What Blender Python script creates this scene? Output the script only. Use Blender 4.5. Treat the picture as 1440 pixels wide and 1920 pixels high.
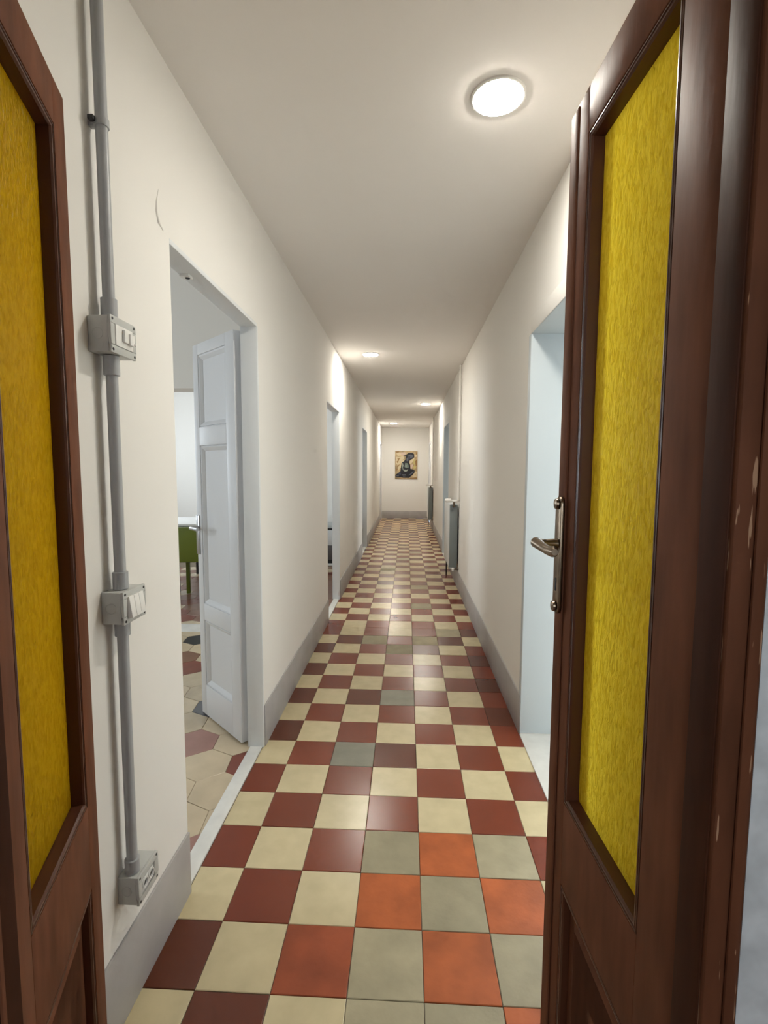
import bpy, bmesh, math, random
from mathutils import Matrix, Vector
random.seed(7)
for o in list(bpy.data.objects): bpy.data.objects.remove(o)
sc = bpy.context.scene
COL = sc.collection

# ------------------------------------------------------------------ camera, light, exposure
CAM = (0.1439, -1.1610, 1.3612)
RIGHT = Vector((0.99894806, 0.04563613, 0.00448492))
DOWN = Vector((0.00838985, -0.0857385, -0.99628235))
FWD = Vector((-0.04508194, 0.99527195, -0.08603119))
cam = bpy.data.cameras.new('camera'); camo = bpy.data.objects.new('camera', cam); COL.objects.link(camo)
cam.sensor_fit = 'VERTICAL'; cam.sensor_height = 36.0; cam.sensor_width = 27.0
cam.lens = 928.54 / 1920 * 36.0
cam.clip_start = 0.02
m = Matrix.Identity(4)
for i in range(3):
    m[i][0] = RIGHT[i]; m[i][1] = -DOWN[i]; m[i][2] = -FWD[i]; m[i][3] = CAM[i]
camo.matrix_world = m
sc.camera = camo
sc.view_settings.view_transform = 'Standard'; sc.view_settings.look = 'None'
sc.view_settings.gamma = 1.0; sc.view_settings.use_curve_mapping = False
sc.view_settings.exposure = 1.36
sc.cycles.use_denoising = True
sc.cycles.max_bounces = 7; sc.cycles.diffuse_bounces = 5; sc.cycles.glossy_bounces = 3; sc.cycles.transmission_bounces = 4
sc.cycles.use_adaptive_sampling = True; sc.cycles.adaptive_threshold = 0.06; sc.cycles.adaptive_min_samples = 8
sc.cycles.caustics_reflective = False; sc.cycles.caustics_refractive = False
sc.cycles.sample_clamp_indirect = 6.0

world = bpy.data.worlds.new('sky'); sc.world = world; world.use_nodes = True
wb = world.node_tree.nodes['Background']; wb.inputs[0].default_value = (0.62, 0.78, 1.0, 1); wb.inputs[1].default_value = 1.2

LAMP_STRENGTH = 110.0
LAMP_COLOR = (1.0, 0.945, 0.84)
DAY = (0.84, 0.93, 1.0)

def area(name, loc, rot, sx, sy, power, col=DAY):
    l = bpy.data.lights.new(name, 'AREA'); l.shape = 'RECTANGLE'; l.size = sx; l.size_y = sy
    l.energy = power; l.color = col
    o = bpy.data.objects.new(name, l); o.location = loc; o.rotation_euler = rot; COL.objects.link(o)
    return o
H = math.pi / 2
# daylight entering by the windows of the side rooms and of the entrance behind the camera
area('daylight_meeting_room_entry', (-4.10, 1.0, 1.65), (0, -H, 0), 1.45, 1.2, 15)
area('daylight_meeting_room', (-4.10, 4.6, 1.65), (0, -H, 0), 1.45, 1.4, 24)
area('daylight_third_room', (-4.10, 8.4, 1.65), (0, -H, 0), 1.45, 1.2, 25)
area('daylight_east_room', (2.3, 3.15, 1.65), (-H, 0, 0), 1.4, 1.45, 88)
area('daylight_east_room_far', (4.05, 6.4, 1.65), (0, H, 0), 1.45, 1.2, 20)
area('daylight_entrance', (0.1, -3.05, 1.75), (H, 0, 0), 1.2, 1.4, 10)

# ------------------------------------------------------------------ materials
def mat(name, col, rough=0.6, metal=0.0, var=0.0, vscale=6.0, bump=0.0, bscale=60.0, coat=0.0, objvar=0.0,
        spec=0.5, stretch=(1, 1, 1), emit=None):
    M = bpy.data.materials.new(name); M.use_nodes = True
    nt = M.node_tree; N = nt.nodes; L = nt.links
    b = N['Principled BSDF']
    b.inputs['Base Color'].default_value = (*col, 1); b.inputs['Roughness'].default_value = rough
    b.inputs['Metallic'].default_value = metal; b.inputs['Coat Weight'].default_value = coat
    b.inputs['Coat Roughness'].default_value = 0.12
    b.inputs['Specular IOR Level'].default_value = spec
    if emit:
        b.inputs['Emission Color'].default_value = (*emit[0], 1); b.inputs['Emission Strength'].default_value = emit[1]
    tc = N.new('ShaderNodeTexCoord'); mp = N.new('ShaderNodeMapping'); L.new(tc.outputs['Object'], mp.inputs[0])
    mp.inputs['Scale'].default_value = stretch
    if objvar > 0 or var > 0:
        no = N.new('ShaderNodeTexNoise'); no.inputs['Scale'].default_value = vscale; no.inputs['Detail'].default_value = 3
        oi = N.new('ShaderNodeObjectInfo')
        ad = N.new('ShaderNodeVectorMath'); ad.operation = 'ADD'
        sc_ = N.new('ShaderNodeMath'); sc_.operation = 'MULTIPLY'; sc_.inputs[1].default_value = 37.0
        L.new(oi.outputs['Random'], sc_.inputs[0]); L.new(mp.outputs[0], ad.inputs[0]); L.new(sc_.outputs[0], ad.inputs[1])
        L.new(ad.outputs[0], no.inputs['Vector'])
        r = N.new('ShaderNodeMapRange'); r.inputs['From Min'].default_value = 0.3; r.inputs['From Max'].default_value = 0.7
        r.inputs['To Min'].default_value = 1 - var; r.inputs['To Max'].default_value = 1 + var; L.new(no.outputs[0], r.inputs[0])
        r2 = N.new('ShaderNodeMapRange'); r2.inputs['To Min'].default_value = 1 - objvar; r2.inputs['To Max'].default_value = 1 + objvar
        L.new(oi.outputs['Random'], r2.inputs[0])
        mu = N.new('ShaderNodeMath'); mu.operation = 'MULTIPLY'; L.new(r.outputs[0], mu.inputs[0]); L.new(r2.outputs[0], mu.inputs[1])
        vm = N.new('ShaderNodeVectorMath'); vm.operation = 'SCALE'; vm.inputs[0].default_value = col; L.new(mu.outputs[0], vm.inputs['Scale'])
        L.new(vm.outputs[0], b.inputs['Base Color'])
    if bump > 0:
        bn = N.new('ShaderNodeTexNoise'); bn.inputs['Scale'].default_value = bscale; bn.inputs['Detail'].default_value = 2
        L.new(mp.outputs[0], bn.inputs['Vector'])
        bu = N.new('ShaderNodeBump'); bu.inputs['Strength'].default_value = bump; bu.inputs['Distance'].default_value = 0.004
        L.new(bn.outputs[0], bu.inputs['Height']); L.new(bu.outputs[0], b.inputs['Normal'])
    return M

def plain(name, col):
    M = bpy.data.materials.new(name); M.use_nodes = True
    nt = M.node_tree
    for n in list(nt.nodes): nt.nodes.remove(n)
    out = nt.nodes.new('ShaderNodeOutputMaterial'); d = nt.nodes.new('ShaderNodeBsdfDiffuse'); d.inputs[0].default_value = (*col, 1)
    nt.links.new(d.outputs[0], out.inputs[0]); return M

def wood_mat(name, col, worn=0.0):
    M = mat(name, col, rough=0.6, var=0.22, vscale=7, bump=0.12, bscale=14, stretch=(4, 4, 0.9), spec=0.08)
    if worn:
        nt = M.node_tree; N = nt.nodes; L = nt.links; b = N['Principled BSDF']
        src = b.inputs['Base Color'].links[0].from_socket
        tc = N.new('ShaderNodeTexCoord'); mp = N.new('ShaderNodeMapping'); mp.inputs['Scale'].default_value = (1.6, 1.6, 0.16)
        L.new(tc.outputs['Object'], mp.inputs[0])
        no = N.new('ShaderNodeTexNoise'); no.inputs['Scale'].default_value = 70; no.inputs['Detail'].default_value = 3
        L.new(mp.outputs[0], no.inputs['Vector'])
        cr = N.new('ShaderNodeMapRange'); cr.inputs['From Min'].default_value = worn; cr.inputs['From Max'].default_value = worn + 0.02
        L.new(no.outputs[0], cr.inputs[0])
        mx = N.new('ShaderNodeMix'); mx.data_type = 'RGBA'; L.new(cr.outputs[0], mx.inputs['Factor'])
        L.new(src, mx.inputs['A']); mx.inputs['B'].default_value = (0.38, 0.22, 0.13, 1)
        L.new(mx.outputs['Result'], b.inputs['Base Color'])
    return M

def amber_glass():
    M = bpy.data.materials.new('amber_glass'); M.use_nodes = True
    nt = M.node_tree; N = nt.nodes; L = nt.links
    for n in list(N): N.remove(n)
    out = N.new('ShaderNodeOutputMaterial')
    tr = N.new('ShaderNodeBsdfTranslucent'); tr.inputs[0].default_value = (1.0, 0.86, 0.17, 1)
    df = N.new('ShaderNodeBsdfPrincipled'); df.inputs['Base Color'].default_value = (0.86, 0.60, 0.03, 1)
    df.inputs['Roughness'].default_value = 0.22
    mx = N.new('ShaderNodeMixShader'); mx.inputs[0].default_value = 0.14
    tc = N.new('ShaderNodeTexCoord'); mp = N.new('ShaderNodeMapping'); mp.inputs['Scale'].default_value = (1.0, 1.0, 0.42)
    L.new(tc.outputs['Object'], mp.inputs[0])
    vo = N.new('ShaderNodeTexNoise'); vo.inputs['Scale'].default_value = 135; vo.inputs['Detail'].default_value = 2.5
    vo.inputs['Distortion'].default_value = 0.6
    L.new(mp.outputs[0], vo.inputs['Vector'])
    bu = N.new('ShaderNodeBump'); bu.inputs['Strength'].default_value = 0.9; bu.inputs['Distance'].default_value = 0.006
    L.new(vo.outputs[0], bu.inputs['Height'])
    # the cast relief makes the glass thinner and thicker, so its tint varies with it
    rl = N.new('ShaderNodeMapRange'); rl.inputs['From Min'].default_value = 0.36; rl.inputs['From Max'].default_value = 0.60
    L.new(vo.outputs[0], rl.inputs[0])
    mc = N.new('ShaderNodeMix'); mc.data_type = 'RGBA'; L.new(rl.outputs[0], mc.inputs['Factor'])
    mc.inputs['A'].default_value = (0.86, 0.60, 0.025, 1); mc.inputs['B'].default_value = (1.0, 0.76, 0.055, 1)
    L.new(mc.outputs['Result'], tr.inputs[0])
    for s in (tr, df): L.new(bu.outputs[0], s.inputs['Normal'])
    L.new(tr.outputs[0], mx.inputs[1]); L.new(df.outputs[0], mx.inputs[2]); L.new(mx.outputs[0], out.inputs[0])
    return M

WALL = plain('wall_paint', (0.80, 0.78, 0.74))
CEIL = plain('ceiling_paint', (0.84, 0.815, 0.785))
BASE = mat('grey_skirting_paint', (0.40, 0.385, 0.38), 0.5, var=0.06, vscale=8, bump=0.1, bscale=50)
GROUT = mat('grout', (0.11, 0.075, 0.05), 0.9, var=0.25, vscale=20)
CREAM = mat('cream_cement_tile', (0.56, 0.47, 0.285), 0.25, var=0.07, vscale=14, objvar=0.07, spec=0.45)
RED = mat('oxblood_cement_tile', (0.185, 0.038, 0.016), 0.25, var=0.05, vscale=6, objvar=0.10, spec=0.45)
DRED = mat('dark_maroon_tile', (0.115, 0.030, 0.014), 0.26, var=0.05, vscale=6, objvar=0.12, spec=0.45)
ORANGE = mat('worn_orange_tile', (0.40, 0.10, 0.028), 0.6, var=0.22, vscale=9, objvar=0.12, bump=0.12, bscale=60, spec=0.3)
GREY = mat('worn_grey_tile', (0.34, 0.295, 0.19), 0.55, var=0.12, vscale=10, objvar=0.12, bump=0.12, bscale=60, spec=0.3)
COOLG = mat('cool_grey_tile', (0.24, 0.225, 0.17), 0.4, var=0.12, vscale=10, objvar=0.1, bump=0.08, bscale=60, spec=0.3)
HB = mat('beige_hexagon_tile', (0.55, 0.45, 0.31), 0.25, var=0.08, vscale=9, objvar=0.1, bump=0.05)
HP = mat('pink_hexagon_tile', (0.33, 0.17, 0.14), 0.3, var=0.1, vscale=10)
HR = mat('red_hexagon_tile', (0.20, 0.05, 0.03), 0.3, var=0.12, vscale=10)
HG = mat('grey_hexagon_tile', (0.10, 0.10, 0.11), 0.3, var=0.1, vscale=10)
HK = mat('black_hexagon_tile', (0.02, 0.02, 0.022), 0.3)
HN = mat('brown_hexagon_tile', (0.21, 0.10, 0.06), 0.3, var=0.12, vscale=10)
MARBLE = mat('white_marble', (0.72, 0.71, 0.67), 0.3, var=0.08, vscale=12)
BROWN = wood_mat('brown_varnished_wood', (0.150, 0.058, 0.030))
BROWNW = wood_mat('brown_worn_wood', (0.115, 0.042, 0.020), worn=0.635)
DARKW = wood_mat('dark_brown_wood', (0.050, 0.017, 0.008))
BEAD = mat('glossy_brown_moulding', (0.085, 0.030, 0.015), 0.28, spec=0.4)
AMBER = amber_glass()
WDOOR = mat('white_door_enamel', (0.74, 0.75, 0.77), 0.5, spec=0.3)
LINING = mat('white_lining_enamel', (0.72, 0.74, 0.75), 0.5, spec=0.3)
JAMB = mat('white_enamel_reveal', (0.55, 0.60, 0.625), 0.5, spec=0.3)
PVC = mat('grey_conduit_plastic', (0.37, 0.38, 0.39), 0.4)
BOXP = mat('pale_grey_box_plastic', (0.50, 0.51, 0.49), 0.45)
WPL = mat('white_plastic', (0.80, 0.79, 0.76), 0.35)
BLK = mat('black_hole', (0.012, 0.012, 0.013), 0.6)
BRONZE = mat('aged_bronze', (0.19, 0.14, 0.095), 0.3, metal=1.0, var=0.2, vscale=20)
STEEL = mat('satin_steel', (0.55, 0.55, 0.55), 0.3, metal=1.0)
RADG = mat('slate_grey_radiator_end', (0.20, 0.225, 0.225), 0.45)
RADW = mat('white_radiator_enamel', (0.70, 0.72, 0.72), 0.4)
GREEN = mat('olive_green_leather', (0.115, 0.15, 0.008), 0.45, bump=0.06)
CHARC = mat('charcoal_paint', (0.02, 0.02, 0.022), 0.4)
GREYF = mat('grey_fabric', (0.33, 0.30, 0.28), 0.8)
TABW = mat('white_laminate', (0.85, 0.85, 0.84), 0.3)
GREYL = mat('grey_laminate', (0.40, 0.42, 0.42), 0.4)
DGREY = mat('dark_grey_laminate', (0.09, 0.08, 0.08), 0.4)
GLOWS = [mat('opal_diffuser', (0.9, 0.9, 0.9), 0.5, emit=(LAMP_COLOR, LAMP_STRENGTH * f_)) for f_ in (0.80, 1.0, 1.2, 1.45)]
GLASS = mat('clear_glass', (0.9, 0.95, 0.95), 0.05)
GLASS.node_tree.nodes['Principled BSDF'].inputs['Transmission Weight'].default_value = 1.0

# ------------------------------------------------------------------ mesh helpers
class MB:
    def __init__(s): s.v = []; s.f = []; s.mi = []
    def add(s, vs, fs, mi=0):
        n = len(s.v); s.v += [tuple(map(float, p)) for p in vs]
        for f in fs: s.f.append(tuple(i + n for i in f)); s.mi.append(mi)
        return s
    def box(s, x0, x1, y0, y1, z0, z1, mi=0):
        if x0 > x1: x0, x1 = x1, x0
        if y0 > y1: y0, y1 = y1, y0
        if z0 > z1: z0, z1 = z1, z0
        v = [(x, y, z) for z in (z0, z1) for y in (y0, y1) for x in (x0, x1)]
        return s.add(v, [(0, 2, 3, 1), (4, 5, 7, 6), (0, 1, 5, 4), (2, 6, 7, 3), (0, 4, 6, 2), (1, 3, 7, 5)], mi)
    def prism(s, pts, axis, a, b, mi=0):
        """polygon pts (2D) extruded along axis from a to b"""
        def P(u, w, t):
            return {'x': (t, u, w), 'y': (u, t, w), 'z': (u, w, t)}[axis]
        n = len(pts); v = [P(u, w, a) for u, w in pts] + [P(u, w, b) for u, w in pts]
        fs = [tuple(range(n))[::-1], tuple(range(n, 2 * n))] + [(i, (i + 1) % n, n + (i + 1) % n, n + i) for i in range(n)]
        return s.add(v, fs, mi)
    def tube(s, pts, radii, seg=14, mi=0, flat=(1.0, 1.0)):
        pts = [Vector(p) for p in pts]
        if not hasattr(radii, '__len__'): radii = [radii] * len(pts)
        rings = []; up = None
        for i, p in enumerate(pts):
            d = (pts[min(i + 1, len(pts) - 1)] - pts[max(i - 1, 0)]).normalized()
            if up is None:
                up = Vector((0, 0, 1)) if abs(d.z) < 0.9 else Vector((1, 0, 0))
            a = d.cross(up).normalized(); b = a.cross(d).normalized(); up = b
            rings.append([p + (a * math.cos(t) * flat[0] + b * math.sin(t) * flat[1]) * radii[i]
                          for t in [2 * math.pi * k / seg for k in range(seg)]])
        v = [q for r in rings for q in r]; fs = []
        for i in range(len(rings) - 1):
            for k in range(seg):
                fs.append((i * seg + k, i * seg + (k + 1) % seg, (i + 1) * seg + (k + 1) % seg, (i + 1) * seg + k))
        fs.append(tuple(range(seg))[::-1]); fs.append(tuple(range((len(rings) - 1) * seg, len(rings) * seg)))
        return s.add(v, fs, mi)
    def lathe(s, prof, c=(0, 0, 0), axis='z', seg=32, mi=0):
        v = []; fs = []
        for r, h in prof:
            for k in range(seg):
                t = 2 * math.pi * k / seg; a, b = r * math.cos(t), r * math.sin(t)
                p = {'z': (a, b, h), 'x': (h, a, b), 'y': (a, h, b)}[axis]
                v.append((p[0] + c[0], p[1] + c[1], p[2] + c[2]))
        n = len(prof)
        for i in range(n - 1):
            for k in range(seg):
                fs.append((i * seg + k, i * seg + (k + 1) % seg, (i + 1) * seg + (k + 1) % seg, (i + 1) * seg + k))
        fs.append(tuple(range(seg))[::-1]); fs.append(tuple(range((n - 1) * seg, n * seg)))
        return s.add(v, fs, mi)
    def frame_sweep(s, a0, a1, z0, z1, prof, mi=0):
        """mitred rectangular ring in the local xz plane; prof = [(inset, depth y)]"""
        v = []; n = len(prof)
        for u, d in prof:
            v += [(a0 + u, d, z0 + u), (a1 - u, d, z0 + u), (a1 - u, d, z1 - u), (a0 + u, d, z1 - u)]
        fs = []
        for i in range(n):
            j = (i + 1) % n
            for k in range(4):
                fs.append((i * 4 + k, i * 4 + (k + 1) % 4, j * 4 + (k + 1) % 4, j * 4 + k))
        return s.add(v, fs, mi)
    def mesh(s, name, mats, smooth=False, bevel=0.0, bseg=2):
        me = bpy.data.meshes.new(name); me.from_pydata(s.v, [], s.f)
        for m_ in (mats if isinstance(mats, (list, tuple)) else [mats]): me.materials.append(m_)
        me.polygons.foreach_set('material_index', s.mi)
        bm = bmesh.new(); bm.from_mesh(me)
        bmesh.ops.remove_doubles(bm, verts=bm.verts, dist=1e-6)
        bmesh.ops.recalc_face_normals(bm, faces=bm.faces)
        if bevel > 0:
            es = [e for e in bm.edges if len(e.link_faces) == 2 and e.calc_face_angle(0) > 0.6]
            bmesh.ops.bevel(bm, geom=es, offset=bevel, segments=bseg, affect='EDGES', profile=0.5, clamp_overlap=True)
        bm.to_mesh(me); bm.free()
        if smooth or bevel > 0:
            for p in me.polygons: p.use_smooth = True
            try: me.set_sharp_from_angle(angle=math.radians(35))
            except Exception: pass
        me.update(); return me
    def build(s, name, mats, parent=None, smooth=False, bevel=0.0, bseg=2):
        o = bpy.data.objects.new(name, s.mesh(name, mats, smooth, bevel, bseg)); COL.objects.link(o)
        if parent: o.parent = parent
        return o

def tag(o, label=None, cat=None, group=None, kind=None):
    if label: o['label'] = label
    if cat: o['category'] = cat
    if group: o['group'] = group
    if kind: o['kind'] = kind
    return o
def empty(name, loc=(0, 0, 0), rz=0.0):
    o = bpy.data.objects.new(name, None); o.location = loc; o.rotation_euler = (0, 0, rz); COL.objects.link(o)
    o.empty_display_size = 0.05
    return o
def struct(o, label=None): return tag(o, label, kind='structure')
def copy_tree(o, parent=None):
    c = o.copy(); COL.objects.link(c)
    if parent: c.parent = parent
    for ch in list(o.children): copy_tree(ch, c)
    return c

# ------------------------------------------------------------------ the shell
XL, XR, ZC, YE = -0.545, 0.740, 2.50, 12.60
TL = 0.075            # thin partition on the left
TR = 0.45             # thick masonry on the right
YD = -0.60            # plane of the brown entrance door
def wall_y(mb, x0, x1, y0, y1, z1, ops):
    """wall running along y with openings (ya, yb, za, zb)"""
    y = y0
    for ya, yb, za, zb in sorted(ops):
        if ya > y: mb.box(x0, x1, y, ya, 0, z1)
        if za > 0: mb.box(x0, x1, ya, yb, 0, za)
        mb.box(x0, x1, ya, yb, zb, z1); y = yb
    mb.box(x0, x1, y, y1, 0, z1)
def wall_x(mb, y0, y1, x0, x1, z1, ops):
    x = x0
    for xa, xb, za, zb in sorted(ops):
        if xa > x: mb.box(x, xa, y0, y1, 0, z1)
        if za > 0: mb.box(xa, xb, y0, y1, 0, za)
        mb.box(xa, xb, y0, y1, zb, z1); x = xb
    mb.box(x, x1, y0, y1, 0, z1)

D1 = (0.297, 1.133, 2.010); D2 = (3.13, 3.91, 1.94); D3 = (6.53, 7.45, 2.0); D4 = (11.45, 12.30, 2.0)
R1 = (0.15, 1.315, 2.015); R2 = (5.98, 6.88, 2.03); R3 = (11.2, 12.05, 2.0)
mb = MB(); wall_y(mb, XL - TL, XL, -0.64, YE + 0.1, ZC + 0.02, [(d[0], d[1], 0, d[2]) for d in (D1, D2, D3, D4)])
wl = struct(mb.build('wall_left', WALL), 'white plastered corridor wall with conduit and open doorways')
mb = MB(); wall_y(mb, XR, XR + TR, -0.64, YE + 0.1, ZC + 0.02, [(d[0], d[1], 0, d[2]) for d in (R1, R2, R3)])
wr = struct(mb.build('wall_right', WALL), 'white plastered corridor wall with deep doorway and radiators')
mb = MB(); mb.box(XL - TL, XR + TR, YE, YE + 0.12, 0, ZC + 0.02)
struct(mb.build('wall_end', WALL), 'white end wall with the painting')
mb = MB(); mb.box(XL, XR, YD + 0.06, YE, ZC, ZC + 0.1)
struct(mb.build('ceiling', CEIL), 'plain off-white corridor ceiling')
# the wall that holds the brown entrance door
FX0, FX1, FZ = -0.362, 0.480, 2.075
mb = MB(); wall_x(mb, -0.638, -0.545, -1.3, 1.5, 2.75, [(FX0 - 0.038, FX1 + 0.038, 0, FZ + 0.034)])
PLAST = mat('grey_white_plaster', (0.55, 0.57, 0.57), 0.7, var=0.18, vscale=22, bump=0.3, bscale=30)
struct(mb.build('wall_entrance', PLAST), 'rough pale grey plaster beside the brown door frame')

# plaster bump left by an old filled cable, on the left wall
mb = MB(); mb.tube([(XL, 0.242, 2.125), (XL, 0.228, 2.085), (XL, 0.226, 2.06), (XL, 0.236, 2.036), (XL, 0.262, 2.026)], [0.001, 0.003, 0.0045, 0.005, 0.002], 8, flat=(1, 1))
mb.build('plaster_ridge', WALL, wl, smooth=True)
mb = MB(); mb.tube([(XL, 0.04, 1.623), (XL, 0.062, 1.628)], [0.0015, 0.001], 6); mb.build('plaster_scratch', GROUT, wl)

# skirting
SK = 0.205
def skirt(name, x0, x1, y0, y1, lab):
    mb = MB(); mb.box(x0, x1, y0, y1, 0.0, SK); return struct(mb.build(name, BASE, bevel=0.0015), lab)
skirt('baseboard_left', XL, XL + 0.007, -0.54, D1[0], 'grey skirting under the conduit before the first doorway')
skirt('baseboard_left', XL, XL + 0.007, D1[1] + 0.012, D2[0], 'grey skirting on the left wall between first and second doorway')
skirt('baseboard_left', XL, XL + 0.007, D2[1] + 0.01, D3[0], 'grey skirting on the left wall between second and third doorway')
skirt('baseboard_left', XL, XL + 0.007, D3[1] + 0.01, D4[0] - 0.06, 'grey skirting on the left wall past the third doorway')
skirt('baseboard_right', XR - 0.007, XR, R1[1] + 0.012, R2[0], 'grey skirting on the right wall below the near radiator')
skirt('baseboard_right', XR - 0.007, XR, R2[1] + 0.01, R3[0] - 0.06, 'grey skirting on the right wall below the far radiator')
skirt('baseboard_right', XR - 0.007, XR, -0.54, R1[0], 'grey skirting behind the open brown door')
mb = MB(); mb.box(XL + 0.007, XR - 0.007, YE - 0.008, YE, 0, SK)
struct(mb.build('baseboard_end', BASE, bevel=0.0015), 'grey skirting under the painting')

# ------------------------------------------------------------------ corridor floor, tile by tile
mb = MB(); mb.box(XL - 0.07, XR + 0.005, -0.66, YE, -0.06, -0.004)
floor = struct(mb.build('floor', GROUT), 'checkered cream and oxblood cement tile corridor floor')
T = 0.2; G = 0.0009
def tile_mesh(w, d, m_, nm):
    b = MB(); e = 0.0016; h = 0.0012
    def ring(i, z): return [(i, i, z), (w - i, i, z), (w - i, d - i, z), (i, d - i, z)]
    v = ring(G, -0.012) + ring(G, -h) + ring(G + e, 0)
    fs = [(8, 9, 10, 11)]
    for a in (0, 4):
        for k in range(4): fs.append((a + k, a + (k + 1) % 4, a + 4 + (k + 1) % 4, a + 4 + k))
    b.add(v, fs); return b.mesh(nm, m_)
_tm = {}
def get_tile(w, m_):
    k = (round(w, 4), m_.name)
    if k not in _tm: _tm[k] = tile_mesh(w, T, m_, 'tile')
    return _tm[k]
special = {}
for c, r in [(0, 0), (2, 0), (1, 1), (0, 2), (2, 2), (0, -1), (1, -1)]: special[c, r] = GREY
for c, r in [(1, 0), (0, 1), (2, 1), (1, 2), (2, -1), (3, 0)]: special[c, r] = ORANGE
for c, r in [(-1, 5), (0, 8), (-1, 13), (1, 13), (2, 14), (0, 12), (1, 18), (1, 22), (-1, 27), (0, 31), (1, 34)]: special[c, r] = COOLG if r < 9 else GREY
for c, r in [(-1, 8), (0, 5), (-2, 13), (2, 13), (-3, 6), (-3, 8), (-3, 10), (-3, 12), (3, 9), (3, 11), (3, 7), (-2, -1), (-3, 0)]: special[c, r] = DRED
REDO = mat('orange_red_tile', (0.28, 0.062, 0.022), 0.5, var=0.2, vscale=9, bump=0.1, bscale=60, spec=0.3)
special[-1, 0] = REDO
def tile_mat(c, r):
    if (c, r) in special: return special[c, r]
    cream = ((c + r) % 2 == 0) if r <= 14 else ((c + r) % 2 == 1)
    if cream: return CREAM
    return DRED if random.random() < 0.05 else RED
def span(c):
    return max(c * T, XL - 0.006), min((c + 1) * T, XR - 0.002)
rest = MB(); mats_rest = [CREAM, RED, DRED, GREY, ORANGE, COOLG, REDO]
for r in range(-3, 63):
    for c in range(-3, 4):
        x0, x1 = span(c); w = x1 - x0; m_ = tile_mat(c, r)
        if -1 <= r <= 41:
            o = bpy.data.objects.new('tile', get_tile(w, m_)); COL.objects.link(o)
            o.location = (x0, r * T, random.uniform(-0.0006, 0.0004)); o.parent = floor
            o.rotation_euler = (random.gauss(0, 0.0022), random.gauss(0, 0.0022), random.gauss(0, 0.0008))
        else:
            y0 = r * T; y1 = min(y0 + T, YE - 0.008)
            rest.box(x0 + G, x1 - G, y0 + G, y1 - G, -0.012, random.uniform(-0.0006, 0.0004), mats_rest.index(m_))
o = rest.build('distant_tiles', mats_rest, floor); o['kind'] = 'stuff'

# ------------------------------------------------------------------ marble sills of the doorways
def sill(x0, x1, y0, y1, n, lab, z=0.004):
    mb = MB(); mb.box(x0, x1, y0, y1, -0.03, z); return struct(mb.build('trim_%d' % n, MARBLE, bevel=0.0015), lab)
sill(-0.612, -0.553, D1[0], D1[1], 1, 'narrow white marble sill of the first doorway on the left')
sill(-0.612, -0.553, D2[0], D2[1], 2, 'narrow white marble sill of the second doorway on the left')
sill(-0.612, -0.553, D3[0], D3[1], 3, 'narrow white marble sill of the third doorway on the left')
sill(XR - 0.004, XR + TR, R1[0], R1[1], 4, 'wide white marble sill of the deep doorway on the right', 0.006)
sill(XR - 0.004, XR + TR, R2[0], R2[1], 5, 'wide white marble sill beyond the near radiator', 0.006)

# white enamel linings of the doorways
def lining_left(d, n, lab):
    root = empty('trim_%d' % n, (XL, d[0], 0)); struct(root, lab)
    def P(nm, *b_):
        q = MB(); q.box(b_[0] - XL, b_[1] - XL, b_[2] - d[0], b_[3] - d[0], b_[4], b_[5]); q.build(nm, LINING, root, bevel=0.002)
    P('jamb', XL - TL - 0.002, XL + 0.001, d[1] - 0.004, d[1] + 0.012, 0, d[2])
    P('jamb', XL - TL - 0.002, XL - 0.004, d[0] - 0.012, d[0] + 0.002, 0, d[2])
    P('head', XL - TL - 0.002, XL + 0.001, d[0], d[1], d[2] - 0.004, d[2] + 0.012)
    return root
lin1 = lining_left(D1, 6, 'white lining of the first doorway on the left')
lining_left(D2, 7, 'white lining of the second doorway on the left')
lining_left(D3, 8, 'white lining of the third doorway on the left')
# bolt keeper screwed under the head of the first doorway
mb = MB(); mb.box(-0.072, -0.040, 0.215, 0.250, 1.998, 2.007); bk = mb.build('bolt_keeper', WPL, lin1, bevel=0.001)
mb = MB(); mb.lathe([(0.008, 1.9965), (0.008, 1.9995)], (-0.052, 0.235, 0), 'z', 12); mb.build('bolt_hole', BLK, bk)
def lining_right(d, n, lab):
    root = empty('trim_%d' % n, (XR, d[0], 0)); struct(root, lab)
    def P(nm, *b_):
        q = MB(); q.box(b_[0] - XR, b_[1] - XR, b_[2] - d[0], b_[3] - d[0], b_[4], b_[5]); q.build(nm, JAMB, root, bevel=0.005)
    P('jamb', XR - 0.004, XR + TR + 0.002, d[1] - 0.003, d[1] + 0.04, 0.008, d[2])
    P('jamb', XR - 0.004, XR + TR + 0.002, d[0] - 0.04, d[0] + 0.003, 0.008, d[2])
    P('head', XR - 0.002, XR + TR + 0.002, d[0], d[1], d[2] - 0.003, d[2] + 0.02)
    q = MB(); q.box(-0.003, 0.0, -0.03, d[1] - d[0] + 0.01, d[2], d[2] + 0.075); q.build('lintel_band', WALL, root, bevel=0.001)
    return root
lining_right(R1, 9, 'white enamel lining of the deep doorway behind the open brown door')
lining_right(R2, 10, 'white enamel lining of the deep doorway between the radiators')

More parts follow.
